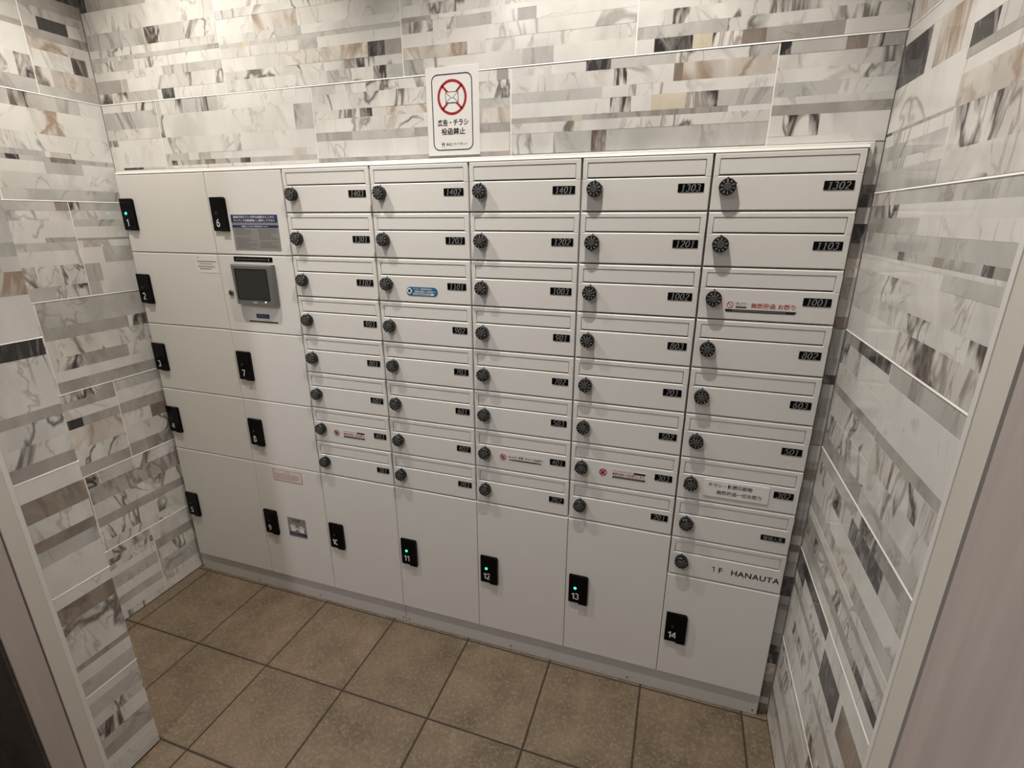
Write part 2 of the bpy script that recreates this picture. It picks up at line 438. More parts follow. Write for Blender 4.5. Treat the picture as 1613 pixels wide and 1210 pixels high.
# ------------------------------------------------------------------ wall tiles, each with its mosaic strips
# wall, course, start and end along the wall (mm), strips top|bottom with segments tone+end (mm)
TILES = [
('b',6,-22,504,'2079,2036,d7m253w504|2036,1977,v504|1977,1933,g226k288g384v504|1933,1912,w21v504|1912,1900,g98k108g504|1900,1872,g20k72g158v205k241w504|1872,1848,w126v206w270g504|1848,1812,m87k116w234v504|1812,1784,k105g233w252d302w504'),
('b',6,504,1095,'2079,2052,v1095|2052,2021,w1095|2021,1988,w1095|1988,1967,v1095|1967,1927,w632t781v1095|1927,1906,v702g791w1095|1906,1895,g583y615g1095|1895,1870,v778g839w1095|1870,1836,w625v723t994d1044m1095|1836,1814,v852k991v1095|1814,1784,v860g937v1006k1046g1095'),
('b',6,1095,1685,'2079,2040,w1685|2040,2005,g1685|2005,1965,v1685|1965,1936,v1685|1936,1911,v1685|1911,1901,m1180w1685|1901,1876,g1115k1184w1197k1248g1310m1340w1406m1452w1685|1876,1846,w1685|1846,1818,t1275w1325v1685|1818,1784,g1153v1193w1362v1418g1495w1685'),
('b',6,1685,2206,'2079,2053,w2206|2053,2016,w2206|2016,1984,v2206|1984,1957,v2206|1957,1921,w2206|1921,1905,w2206|1905,1884,v2206|1884,1863,w1833v2206|1863,1834,v1760k1794v2206|1834,1810,g1874v2206|1810,1784,w1725d1806y1846k1905b1952m2096w2206'),
('b',5,-22,214,'1781,1757,w64k214|1757,1707,g214|1707,1676,v214|1676,1657,k20w214|1657,1592,w214|1592,1586,w20d110g214|1586,1543,w214|1543,1516,m214|1516,1485,g214'),
('b',5,214,801,'1781,1741,g233w277k324g399k425g464w749v801|1741,1676,v412w736g801|1676,1628,v354w503v528w801|1628,1608,g313w355g404w718t764w801|1608,1594,g239d262g377b418g518d556g801|1594,1581,w801|1581,1535,w801|1535,1485,g801'),
('b',5,801,1389,'1781,1756,g882k978v1153w1352m1382w1389|1756,1717,v1389|1717,1696,v953d992v1036t1203w1298g1389|1696,1662,v1147w1300t1389|1662,1640,m923g1117m1389|1640,1596,w843v906w1389|1596,1559,m1389|1559,1514,w1389|1514,1485,w1389'),
('b',5,1389,1981,'1781,1759,v1448w1574d1631g1774k1801v1923k1945g1981|1759,1724,v1639k1669w1772b1791t1981|1724,1700,g1614w1675k1692w1743k1751w1981|1700,1668,w1634k1682w1728y1802k1870g1981|1668,1656,m1545y1568m1894w1981|1656,1633,v1981|1633,1587,v1499g1593k1629g1981|1587,1553,v1981|1553,1506,m1981|1506,1485,v1981'),
('b',5,1981,2206,'1781,1757,d2003g2103b2141g2156k2168m2206|1757,1729,v2206|1729,1704,v2206|1704,1677,g2103w2206|1677,1662,v2206|1662,1642,m2206|1642,1601,v2019k2078w2206|1601,1568,w2206|1568,1545,v2206|1545,1508,v2206|1508,1485,v2206'),
('l',6,-150,22,'2079,2050,d22|2050,2015,m22|2015,1991,g22|1991,1958,g-110d-30w-12k-1w22|1958,1933,m22|1933,1903,t-44v22|1903,1857,w-39k4w22|1857,1808,v-105t22|1808,1784,g22'),
('l',6,-740,-150,'2079,2001,g-150|2001,1967,g-150|1967,1952,m-150|1952,1881,w-150|1881,1821,v-214w-192k-150|1821,1784,g-150'),
('l',5,-316,22,'1781,1739,g-234k-186g-113g-48w22|1739,1672,w-191t-108w22|1672,1624,v-178w22|1624,1608,g-178w-164g-106w22|1608,1594,g-281d-248g-168b-98g22|1594,1561,w-188g-82w22|1561,1516,v-149w22|1516,1485,g22'),
('l',4,-150,22,'1482,1456,k-119g22|1456,1428,v22|1428,1407,g22|1407,1371,w22|1371,1364,m22|1364,1342,w-136t-83w22|1342,1291,w-80g22|1291,1233,g-99w22|1233,1190,g-111w22'),
('l',4,-740,-150,'1482,1454,g-189b-150|1454,1425,v-150|1425,1375,w-150|1375,1361,w-239m-150|1361,1336,g-150|1336,1292,w-150|1292,1230,k-281v-150|1230,1190,g-249k-150'),
('l',3,-316,22,'1187,1105,g22|1105,1066,m-52w-38k22|1066,1008,v22|1008,965,k-219m-75w22|965,931,w22|931,894,m22'),
('l',2,-152,22,'891,852,g22|852,805,w22|805,764,m22|764,716,v-47b22|716,648,v22|648,600,m22'),
('l',2,-740,-152,'891,862,k-188m-152|862,836,m-152|836,802,w-152|802,770,d-274m-152|770,696,t-152|696,639,v-152|639,600,m-152'),
('l',1,-316,22,'597,551,k-271g-158v22|551,488,m22|488,432,v22|432,397,m22|397,337,v22|337,302,v22'),
('l',0,-150,22,'299,233,v22|233,194,m22|194,140,v22|140,70,g22|70,39,w22|39,2,w22'),
('p',4,-745,-617,'1482,1453,w-617|1453,1394,w-617|1394,1385,w-617|1385,1358,g-617|1358,1328,w-617|1328,1280,t-617|1280,1190,w-617'),
('p',3,-745,-617,'1187,1150,d-617|1150,1036,v-617|1036,1012,m-617|1012,965,v-617|965,924,v-617|924,894,m-617'),
('p',2,-745,-617,'891,845,w-617|845,793,b-617|793,746,v-617|746,720,b-617|720,681,g-617|681,600,w-617'),
('p',1,-745,-617,'597,564,w-617|564,518,b-617|518,396,v-617|396,380,m-617|380,345,w-617|345,302,g-617'),
('r',5,-272,22,'1781,1752,w22|1752,1676,t-143w-110d22|1676,1596,w22|1596,1590,m-8d22|1590,1568,w22|1568,1541,g22|1541,1522,v22|1522,1485,g22'),
('r',5,-550,-272,'1781,1734,g-272|1734,1704,w-272|1704,1672,v-348d-272|1672,1658,m-272|1658,1638,w-272|1638,1592,t-272|1592,1531,k-272|1531,1485,v-272'),
('r',4,-555,22,'1482,1456,g-102k22|1456,1432,w-136k22|1432,1404,w-244g-161m22|1404,1374,g22|1374,1359,m-509d-481g-369b-334g-225k-185g22|1359,1352,w22|1352,1328,g-379w22|1328,1278,v22|1278,1244,k-500v22|1244,1190,k-288w22'),
('r',3,-272,22,'1187,1162,d-86m22|1162,1110,w-113k22|1110,1060,w20|1060,1040,m20|1040,985,v20|985,930,v20|930,894,m20'),
('r',3,-550,-272,'1187,1150,g-272|1150,1095,w-272|1095,1058,w-272|1058,1036,m-272|1036,985,k-272|985,930,v-272|930,894,g-272'),
('r',1,-277,22,'597,560,d20|560,530,w-60d20|530,500,v20|500,478,m20|478,420,w20|420,380,k20|380,345,v20|345,302,w20'),
('r',1,-550,-277,'597,545,w-277|545,470,b-420w-400d-277|470,420,w-277|420,398,m-277|398,340,v-277|340,302,k-277'),
('r',2,-550,20,'891,860,m-400k-250g20|860,815,g-440d-260k-130v20|815,765,w20|765,728,g-350t-200g20|728,706,w20|706,690,m20|690,655,v-300k20|655,630,d-420m20|630,600,w-150g20'),
('r',0,-550,20,'299,270,d-330v20|270,215,v20|215,180,g20|180,120,w20|120,95,m20|95,40,v20|40,2,w20'),
]

COURSE = [0, 300, 598, 892, 1188, 1483, 1782, 2080, 2378, 2676, 2700]
WALLS = {'b': (wall_back, 'y', YB, 1), 'l': (wall_left, 'x', XL, -1), 'r': (wall_right, 'x', XR, 1), 'p': (wall_pier, 'x', XP, -1)}
rnd = random.Random(11)

def wall_box(w, h0, h1, z0, z1, front, back, name, mat, parent, ch=0.0):
    """A thin slab on wall w from h0 to h1 along it; front/back are distances into the wall."""
    _, ax, face, sgn = WALLS[w]
    hc, zc = (h0+h1)/2, (z0+z1)/2; a, b = (h1-h0)/2, (z1-z0)/2; t = back-front
    prof = [(-a,-b),(a,-b),(a,b),(-a,b)]
    inn = [(-a+ch,-b+ch),(a-ch,-b+ch),(a-ch,b-ch),(-a+ch,b-ch)]
    pts = []
    for P, dd in ((inn, 0.0), (prof, ch), (prof, t)):
        for p, q in P:
            pts.append((p, dd*sgn, q) if ax == 'y' else (dd*sgn, p, q))
    f = [(0,1,2,3)] + [(i, 4+i, 4+(i+1) % 4, (i+1) % 4) for i in range(4)] + [(4+i, 8+i, 8+(i+1) % 4, 4+(i+1) % 4) for i in range(4)]
    if (ax == 'x') == (sgn > 0): f = [tuple(reversed(q)) for q in f]
    o = mesh_obj(name, pts, f, mat, parent)
    d = face + sgn*front
    o.location = (hc, d, zc) if ax == 'y' else (d, hc, zc)
    return o

def lay_tile(w, course, h0, h1, strips, zmin=None, zmax=None):
    z0, z1 = COURSE[course]/1000, zmax or COURSE[course+1]/1000
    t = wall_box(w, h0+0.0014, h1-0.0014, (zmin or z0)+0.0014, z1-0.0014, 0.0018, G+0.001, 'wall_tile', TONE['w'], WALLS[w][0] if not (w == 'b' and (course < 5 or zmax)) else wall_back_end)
    inv = Matrix.Translation(t.location).inverted()
    for a, b, segs in strips:
        if zmin is not None and b/1000 < zmin: b = zmin*1000+1.5
        if zmax is not None and a/1000 > zmax: a = zmax*1000-1.5
        if a-b < 4: continue
        s = h0+0.0015
        for tone, e in segs:
            e = min(e/1000, h1-0.0015)
            if e-s < 0.003: continue
            st = wall_box(w, s, e, b/1000, a/1000, rnd.uniform(0, 0.0005), 0.0019, 'mosaic_strip', TONE[tone], t, 0.0)
            st.matrix_parent_inverse = inv
            s = e

import re
done = []
for w, c, h0, h1, code in TILES:
    st = []
    for row in code.split('|'):
        a, b, sg = row.split(',')
        st.append((int(a), int(b), [(m[0], int(m[1])) for m in re.findall(r'([a-z])(-?\d+)', sg)]))
    zm = 1.5838 if (w == 'b' and c == 5) else None
    lay_tile(w, c, h0/1000, h1/1000, st, zm)
    done.append((w, c, h0, h1))

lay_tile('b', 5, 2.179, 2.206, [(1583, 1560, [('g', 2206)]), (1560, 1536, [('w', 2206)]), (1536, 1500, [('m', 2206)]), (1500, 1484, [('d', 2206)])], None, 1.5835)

def random_tile(w, c, h0, h1):
    tones = 'wvgmktdb'; wt = (34, 24, 15, 8, 7, 4, 4, 3)
    if w == 'b' and c < 5: wt = (0, 0, 6, 9, 0, 2, 2, 4)  # shade of the gap beside the casing, painted in by darker tile tones
    z = COURSE[c+1]-1; zb = COURSE[c]+2; st = []
    while z > zb:
        z2 = z - rnd.randint(18, 50)
        if z2-zb < 14: z2 = zb
        segs = []; h = h0
        while h < h1:
            e = h + rnd.choice((60, 110, 160, 240, 320, 600))
            if h1-e < 25: e = h1
            segs.append((rnd.choices(tones, wt)[0], e)); h = e
        st.append((z, z2, segs)); z = z2
    lay_tile(w, c, h0/1000, h1/1000, st)

joints = {('l', 1): [-617, -316, 20], ('l', 0): [-617, -150, 20], ('l', 7): [-617, -316, 20], ('l', 8): [-617, -150, 20], ('l', 9): [-617, 20], ('r', 9): [-550, 20], ('p', 9): [-745, -617], ('b', 9): [-22, 801, 1389, 2206],
          ('p', 0): [-745, -617], ('p', 5): [-745, -617], ('p', 6): [-745, -617], ('p', 7): [-745, -617], ('p', 8): [-745, -617],
          ('r', 6): [-550, 20], ('r', 7): [-550, -272, 20], ('r', 8): [-550, 20],
          ('b', 7): [-22, 214, 801, 1389, 1981, 2206], ('b', 8): [-22, 504, 1095, 1685, 2206]}
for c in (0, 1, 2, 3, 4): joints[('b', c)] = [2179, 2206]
joints[('l', 5)] = [-617, -316]; joints[('l', 3)] = [-617, -316]
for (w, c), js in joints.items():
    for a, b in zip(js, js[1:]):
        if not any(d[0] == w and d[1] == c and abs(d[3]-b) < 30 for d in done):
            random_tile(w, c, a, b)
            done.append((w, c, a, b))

# white grout, almost flush with the tile faces: one bead of joints per wall
for w, (root, ax, face, sgn) in WALLS.items():
    mb = MB(); y0, y1 = sorted((face+sgn*0.0007, face+sgn*(G+0.0005)))
    lo = min(d[2] for d in done if d[0] == w)/1000; hi = max(d[3] for d in done if d[0] == w)/1000
    def bar(h0, h1, z0, z1):
        if ax == 'y': mb.box(h0, h1, y0, y1, z0, z1)
        else: mb.box(y0, y1, h0, h1, z0, z1)
    for z in COURSE[1:-1]:
        if w == 'b' and z < 1600: continue
        # the bead is pulled proud at its lower edge, so its face leans up towards the lamps
        n = len(mb.v); za, zb = z/1000-0.0015, z/1000+0.0014; ya, yb = face-sgn*0.0007, face+sgn*0.0005; yk = face+sgn*0.008
        for hh in (lo, hi):
            for yy, zz in ((ya, za), (yb, zb), (yk, zb), (yk, za)):
                mb.v.append((hh, yy, zz) if ax == 'y' else (yy, hh, zz))
        mb.f += [(n+i, n+(i+1) % 4, n+4+(i+1) % 4, n+4+i) for i in range(4)] + [(n+3, n+2, n+1, n), (n+4, n+5, n+6, n+7)]
    for d in done:
        if d[0] != w or (w == 'b' and d[1] < 5): continue
        z0, z1 = COURSE[d[1]]/1000+0.0015, COURSE[d[1]+1]/1000-0.0015
        if w == 'b' and d[1] == 5: z0 = 1.5850
        if d[2]/1000 > lo+0.002: bar(d[2]/1000-0.0015, d[2]/1000+0.0015, z0, z1)
    mb.build('grout', M['grout'], root)

# ------------------------------------------------------------------ ceiling downlights
dl_names = ['ceiling downlight over the parcel lockers', 'ceiling downlight over the widest run of mailboxes', 'ceiling downlight in the entrance corridor']
for i, (x, y, pw, col, cone, blend, rad) in enumerate(DOWNLIGHTS):
    d = empty('ceiling_downlight', (x, y, CEIL), 'round white ' + dl_names[i], 'light', 'ceiling downlights')
    mb = MB(); k = 32
    for r, z in ((0.058, 0.0), (0.058, -0.004), (0.046, -0.006), (0.040, 0.0), (0.036, 0.02)):
        mb.v += [(r*math.cos(2*PI*j/k), r*math.sin(2*PI*j/k), z) for j in range(k)]
    for q in range(4):
        for j in range(k): mb.f.append((q*k+j, q*k+(j+1) % k, (q+1)*k+(j+1) % k, (q+1)*k+j))
    mb.build('trim_ring', M['print_white'], d, True)
    ln = mesh_obj('lens', [(0.039*math.cos(2*PI*j/k), 0.039*math.sin(2*PI*j/k), -0.0015) for j in range(k)], [tuple(range(k))], M['lamp'], d)
    li = bpy.data.lights.new('downlight', 'SPOT')
    li.energy = pw; li.color = col; li.spot_size = math.radians(cone); li.spot_blend = blend; li.shadow_soft_size = rad
    lo = bpy.data.objects.new('downlight', li); C.objects.link(lo); lo.location = (x, y, CEIL-0.03)

# ------------------------------------------------------------------ cabinet casing and plinths
cas = empty('cabinet_casing', (1.09, 0.02, 0.08), 'white steel casing framing the whole mailbox and parcel locker wall unit', 'casing')
def low(o): o.location = (-1.09, -0.02, -0.08)
low(MB().box(-0.006, 2.1765, 0.0205, 0.22, 0.078, 1.5705).build('carcass', M['casing'], cas))
low(MB().plate(-0.001, 2.1762, 1.5710, 1.5772, 0.0, 0.022, 0.0055, 0.001, 0.0).build('top_cap', M['white'], cas))
low(MB().plate(-0.013, 2.187, 1.5774, 1.5835, 0.0145, 0.0222, 0.002, 0.001, 0.0).plate(2.1785, 2.187, 1.535, 1.5774, 0.0145, 0.0222, 0, 0.001, 0.001)
    .build('flange', M['casing'], cas))

def plinth(x0, x1, screws, label):
    p = empty('plinth', ((x0+x1)/2, 0.007, 0), label, 'plinth', 'plinths under the lockers')
    xc = (x0+x1)/2
    MB().plate(x0-xc, x1-xc, 0.001, 0.0775, 0.0, 0.013, 0.0005, 0.0004, 0.0004).build('kick_plate', M['plinth'], p)
    for sx in screws:
        s = MB().lathe([(0.0026, 0.0), (0.0026, -0.0008), (0.0016, -0.0011)], 12).build('screw', M['dark'], p)
        s.location = (sx-xc, 0, 0.0165)
plinth(-0.003, 0.982, (0.0045, 0.3008, 0.5993, 0.971), 'long grey-white plinth section under lockers 1 to 10, by the control panel end')
plinth(0.9835, 2.176, (0.9961, 1.3928, 1.7904, 2.163), 'long grey-white plinth section under lockers 11 to 14 and the mailboxes')

# ------------------------------------------------------------------ mailboxes
PW, PH = 0.29864, 0.1247
TOPZ, COL0 = 1.5707, 0.682
W_, H_ = PW-0.0046, PH-0.0033
FX0, FX1, FZ0, FZ1 = 0.0115, 0.2815, 0.0735, 0.1100     # flap opening, from the box's left bottom
KX, KZ = 0.0318, 0.0495                                 # dial centre

def glyph(ch):
    g = {
        '0': [arc(0.3, 0.5, 0.24, 0.46, 0, 360, 28)],
        '1': [[(0.14, 0.80), (0.34, 0.95)], [(0.34, 0.97), (0.34, 0.03)], [(0.18, 0.03), (0.5, 0.03)]],
        '2': [arc(0.3, 0.71, 0.22, 0.25, 165, -30, 16) + [(0.08, 0.05)], [(0.06, 0.04), (0.55, 0.04)]],
        '3': [arc(0.28, 0.73, 0.19, 0.23, 155, -80, 14), arc(0.26, 0.27, 0.25, 0.24, 85, -150, 16)],
        '4': [[(0.40, 0.96), (0.04, 0.30)], [(0.03, 0.28), (0.58, 0.28)], [(0.42, 0.97), (0.42, 0.03)]],
        '5': [[(0.16, 0.95), (0.54, 0.95)], [(0.17, 0.95), (0.12, 0.55)], arc(0.26, 0.30, 0.26, 0.27, 118, -145, 16)],
        '6': [arc(0.52, 0.32, 0.44, 0.64, 100, 180, 14), arc(0.31, 0.30, 0.22, 0.27, 0, 360, 24)],
        '7': [[(0.08, 0.94), (0.55, 0.94)], [(0.55, 0.94), (0.22, 0.02)]],
        '8': [arc(0.3, 0.73, 0.18, 0.22, 0, 360, 22), arc(0.3, 0.27, 0.23, 0.25, 0, 360, 22)],
        '9': [arc(0.29, 0.69, 0.22, 0.27, 0, 360, 24), arc(0.07, 0.67, 0.44, 0.64, 0, -80, 14)],
    }
    return g[ch]

def italic_number(txt, cx, cz, h, y):
    mb = MB(); adv = 0.72*h; x = cx - adv*len(txt)/2 + 0.06*h
    for ch in txt:
        for P in glyph(ch):
            Q = [(x + (px+0.20*(pz-0.5))*h, cz + (pz-0.5)*h) for px, pz in P]
            ribbon(mb, Q, lambda d: h*(0.085 + 0.075*abs(d.y)**1.5), y)
        x += adv
    return mb

def sans_number(mb, txt, x, cz, h, y):
    for ch in txt:
        G_ = [[(0.10, 0.74), (0.36, 0.93)], [(0.36, 1.0), (0.36, 0.0)]] if ch == '1' else glyph(ch)
        if ch == '7': G_ = [[(0.04, 0.94), (0.58, 0.94)], [(0.54, 0.94), (0.24, 0.0)]]
        for P in G_:
            ribbon(mb, [(x+px*h, cz+(pz-0.5)*h) for px, pz in P], lambda d: h*0.15, y)
        x += (0.52 if ch == '1' else 0.68)*h
    return mb

NUMS = [
    ['1403', '1301', '1102', '903', '801', '602', '403', '301'],
    ['1402', '1203', '1101', '902', '703', '601', '402', '203'],
    ['1401', '1202', '1003', '901', '702', '503', '401', '202'],
    ['1303', '1201', '1002', '803', '701', '502', '303', '201'],
    ['1302', '1103', '1001', '802', '603', '501', '302', '管理人室', '1F HANAUTA'],
]

# prototype parts, shared by every box
top_c = 0.0032
def front_panel_mesh():
    mb = MB(); yb = 0.017
    mb.plate(0, W_, FZ1, H_, 0, yb, top_c, 0.0014, 0)            # rail over the flap
    mb.plate(0, FX0, FZ0, FZ1, 0, yb, 0, 0.0014, 0)              # left stile
    mb.plate(FX1, W_, FZ0, FZ1, 0, yb, 0, 0.0014, 0)             # right stile
    mb.plate(0, W_, 0, FZ0, 0, yb, 0.0022, 0.0014, 0.0016)       # panel under the flap
    return mb
proto = {}
proto['front_panel'] = front_panel_mesh().build('front_panel', M['white'])
proto['flap'] = MB().plate(FX0+0.0009, FX1-0.0009, FZ0+0.0032, FZ1-0.0009, 0.0012, 0.008, 0.0008, 0.0006, 0.0012).build('flap', M['white'])
proto['liner'] = MB().box(0.004, W_-0.004, 0.0172, 0.0195, 0.004, H_-0.004).build('back_liner', M['dark'])
def dial_bump(a):
    a = (a+PI) % (2*PI)-PI
    return 0.13*max(0, 1-abs(a)/0.16)
proto['dial'] = MB().lathe([(0.0172, 0), (0.0176, -0.0015), (0.0182, -0.004), (0.0182, -0.0165), (0.0168, -0.0186), (0.0100, -0.0189)], 40, bump=dial_bump).build('dial_lock', M['black'])
proto['cap'] = MB().lathe([(0.0086, -0.0185), (0.0084, -0.0199), (0.0076, -0.0205)], 24).build('dial_cap', M['cap'])
mb = MB()
for k in range(10):
    a = 2*PI*k/10
    add_text(mb, str(k), 0.0128*math.sin(a), 0.0128*math.cos(a), -0.01925, height=0.0058, bold=0.010, rot=-a)
proto['numerals'] = mb.build('dial_numerals', M['numeral'])
proto['dot'] = MB().lathe([(0.0019, 0), (0.0019, -0.0006), (0.0014, -0.0008)], 12).build('index_dot', M['black'])
def plate_mesh(w, h): return MB().prism(rrect(-w/2, w/2, -h/2, h/2, 0.0013, 3), -0.0011, 0.0)
proto['plate4'] = plate_mesh(0.0572, 0.0186).build('number_plate', M['black_gloss'])
proto['plate3'] = plate_mesh(0.0462, 0.0186).build('number_plate', M['black_gloss'])
proto['plateK'] = plate_mesh(0.0590, 0.0150).build('number_plate', M['black_gloss'])
used = set()
def take(key, parent):
    """The prototype itself the first time, a copy sharing its mesh after that."""
    o = proto[key]
    if key in used: o = o.copy(); C.objects.link(o)
    used.add(key); o.parent = parent
    return o

STICK = {'1001': 'a red and black no-flyers sticker', '302': 'a raised white no-flyers label', '401': 'a no-hand circle and black lettering',
         '303': 'a crossed red circle sticker', '403': 'a small red and black no-flyers sticker', '1101': 'a blue pill-shaped sticker'}
boxes = {}
drnd = random.Random(5)
for ci, col in enumerate(NUMS):
    for ri, num in enumerate(col):
        x, zt = COL0 + ci*PW, TOPZ - ri*PH
        rowname = ['top', 'second', 'third', 'fourth', 'fifth', 'sixth', 'seventh', 'eighth', 'lowest'][ri] + ' in the '
        colname = ['mailbox column beside lockers 6 to 8', 'second mailbox column from the touch screen', 'middle mailbox column',
                   'mailbox column above locker 13', 'mailbox column above locker 14'][ci]
        if ci == 3: colname = 'fourth mailbox column from the screen'
        if ci == 4: colname = 'mailbox column next to the tiled wall'
        what = STICK.get(num)
        if num.startswith('1F'):
            lab = 'white mailbox lettered 1F HANAUTA, lowest of its column, just above locker 14'
        elif num == '管理人室':
            lab = 'white mailbox with a black Japanese caretaker-office plate, second from bottom of its column'
        elif what:
            lab = 'white mailbox plate %s with %s, %s of its column' % (num, what, rowname.split()[0])
        else:
            lab = 'white mailbox plate %s, %s%s' % (num, rowname, colname)
        e = empty('mailbox', (x+0.0023, 0, zt-H_), lab, 'mailbox', 'apartment mailboxes in the cabinet')
        boxes[num] = e
        for k in ('front_panel', 'flap', 'liner'): take(k, e)
        d = take('dial', e); d.location = (KX, 0, KZ); d.rotation_euler = (0, math.radians(36*drnd.randint(0, 9)+drnd.uniform(-6, 6)), 0)
        take('cap', d); take('numerals', d)
        q = take('dot', e); q.location = (KX, 0, KZ+0.0198)
        if num.startswith('1F'):
            mb = add_text(MB(), 'HANAUTA', 0.0255, 0, -0.0003, width=0.122, height=0.0172, bold=0.02, space=1.1)
            add_text(mb, 'F', -0.0635, 0, -0.0003, height=0.0172, bold=0.02)
            mb.strokes([[(-0.0865, 0.0050), (-0.0808, 0.0080)], [(-0.0805, 0.0088), (-0.0805, -0.0086)]], 0.0021, -0.0003)
            t = mb.build('lettering', M['print_black'], e)
            t.location = (0.201, 0, 0.0385)
        else:
            key = 'plateK' if num == '管理人室' else ('plate4' if len(num) == 4 else 'plate3')
            w = {'plateK': 0.0590, 'plate4': 0.0572, 'plate3': 0.0462}[key]
            p = take(key, e); p.location = (0.2815-w/2, 0, 0.0493 if key != 'plateK' else 0.044)
            if key == 'plateK': add_text(MB(), num, 0, 0, -0.0014, width=0.047, bold=0.01).build('plate_lettering', M['digit'], p)
            else: italic_number(num, 0, 0, 0.0155, -0.0014).build('plate_digits', M['digit'], p)

# ------------------------------------------------------------------ stickers on the mailboxes
def no_sign(mb, cx, cz, r, w, y, x_too=False):
    mb.ring(circle(cx, cz, r), circle(cx, cz, r-w), y, y+0.0002)
    k = (r-w*0.5)*0.7071
    mb.strokes([[(cx-k, cz+k), (cx+k, cz-k)]], w, y)
    if x_too: mb.strokes([[(cx-k, cz-k), (cx+k, cz+k)]], w, y)
    return mb

def hand(mb, cx, cz, s, y, flip=1):
    """A small flat open hand: palm, four fingers and a thumb."""
    mb.prism([(cx+flip*a*s, cz+b*s) for a, b in ((-0.30, -0.45), (0.28, -0.45), (0.36, 0.08), (-0.36, 0.08))][::1 if flip > 0 else -1], y, y+0.0002)
    for k, (fx, fl) in enumerate(((-0.29, 0.36), (-0.09, 0.50), (0.11, 0.46), (0.30, 0.32))):
        mb.strokes([[(cx+flip*fx*s, cz+0.02*s), (cx+flip*(fx*1.25)*s, cz+(0.08+fl)*s)]], 0.15*s, y)
    mb.strokes([[(cx-flip*0.28*s, cz-0.30*s), (cx-flip*0.66*s, cz+0.10*s)]], 0.17*s, y)
    return mb

def local(num, x, z):
    b = boxes[num]
    return x-b.location.x, z-b.location.z

def sticker(num, x0, x1, z0, z1, mat, r=0.002, th=0.0005):
    cx, cz = local(num, (x0+x1)/2, (z0+z1)/2); w, h = x1-x0, z1-z0
    s = MB().prism(rrect(-w/2, w/2, -h/2, h/2, min(r, h/2-1e-5), 6), -th, 0.0).build('sticker', mat, boxes[num])
    s.location = (cx, 0, cz)
    return s, w, h

# 1001: red refusal notice over a black band
s, w, h = sticker('1001', 1.9385, 2.0935, 1.2175, 1.2455, M['film'], 0.003, 0.0003)
mb = no_sign(MB(), -0.0665, 0.0035, 0.0078, 0.0016, -0.0006)
add_text(mb, '無断投函 お断り', 0.0265, 0.0035, -0.0006, width=0.094, height=0.0125, bold=0.014)
mb.build('red_lettering', M['print_red'], s)
mb = add_text(MB(), '広告・チラシ', -0.0425, 0.0080, -0.0006, width=0.025, height=0.0040, bold=0.014)
add_text(mb, '投函お断りします', -0.0425, 0.0035, -0.0006, width=0.022, height=0.0025)
mb.prism(rrect(-0.054, -0.030, -0.0030, 0.0004, 0.0008, 3), -0.0006, -0.0003)
mb.prism([(-0.0765, -0.0066), (-0.0765, -0.010), (-0.074, -0.0132), (0.073, -0.0132), (0.0765, -0.010), (0.0765, -0.0066)], -0.0006, -0.0003)
mb.build('black_band', M['print_black'], s)
bars(MB(), -0.060, 0.055, -0.0112, -0.0086, 1, -0.0008, 3, 0.8, 0.005).build('band_print', M['print_grey'], s)
# 302: raised white label
s, w, h = sticker('302', 1.9445, 2.1035, 0.7195, 0.7675, M['paper'], 0.003, 0.0022)
mb = add_text(MB(), 'チラシ・勧誘印刷物', -0.015, 0.0105, -0.0024, width=0.108, height=0.0125, bold=0.014)
add_text(mb, '無断投函一切お断り', 0.0085, -0.0095, -0.0024, width=0.110, height=0.0125, bold=0.014)
mb.build('lettering', M['print_black'], s)
# 401: no-hand circle and two lines
s, w, h = sticker('401', 1.3585, 1.5005, 0.7290, 0.7565, M['film'], 0.003, 0.0003)
no_sign(MB(), -0.059, 0.0, 0.0100, 0.0021, -0.0008).build('red_circle', M['sign_red'], s)
MB().prism(circle(-0.059, 0, 0.0085), -0.0004, -0.0002).build('circle_ground', M['pink'], s)
hand(MB(), -0.0585, -0.0008, 0.0105, -0.0006).build('hand_mark', M['print_red'], s)
add_text(MB(), 'セールス・勧誘・チラシ一切お断り!', 0.012, 0.0035, -0.0006, width=0.108, height=0.0085, bold=0.014).build('lettering', M['print_black'], s)
mb = MB().prism(rrect(-0.040, 0.062, -0.0085, -0.0035, 0.002, 4), -0.0005, -0.0003)
mb.build('grey_band', M['silver'], s)
bars(MB(), -0.028, 0.050, -0.0078, -0.0042, 1, -0.0008, 4, 0.8, 0.0045).build('band_print', M['print_navy'], s)
# 303 and 403: crossed circle, red line, black bands
def refusal(num, x0, x1, z0, z1, crossed, red):
    s, w, h = sticker(num, x0, x1, z0, z1, M['film'], 0.003, 0.0003)
    r = h*0.36; cx = -w/2+h*0.45
    no_sign(MB(), cx, 0, r, r*0.22, -0.0008, crossed).build('red_circle', M['sign_red'], s)
    hand(MB(), cx, -0.0006, r*1.05, -0.0006).build('hand_mark', M['print_red'] if crossed else M['print_navy'], s)
    a = -w/2+h*1.35; b = w/2-h*0.3
    add_text(MB(), red, (a+b)/2, 0.0, -0.0006, width=b-a, height=h*0.30, bold=0.014).build('red_lettering', M['print_red'], s)
    mb = add_text(MB(), 'チラシ・ダイレクトメール・', a+(b-a)*0.32, h*0.31, -0.0006, width=(b-a)*0.60, height=h*0.14, bold=0.010)
    mb.prism(rrect(a+(b-a)*0.64, b, h*0.20, h*0.38, h*0.03, 3), -0.0006, -0.0003)
    mb.prism(rrect(a, b, -h*0.42, -h*0.23, h*0.04, 3), -0.0006, -0.0003)
    mb.build('black_band', M['print_black'], s)
    bars(MB(), a+0.004, b-0.004, -h*0.37, -h*0.28, 1, -0.0008, 6, 0.8, 0.004).build('band_print', M['print_grey'], s)
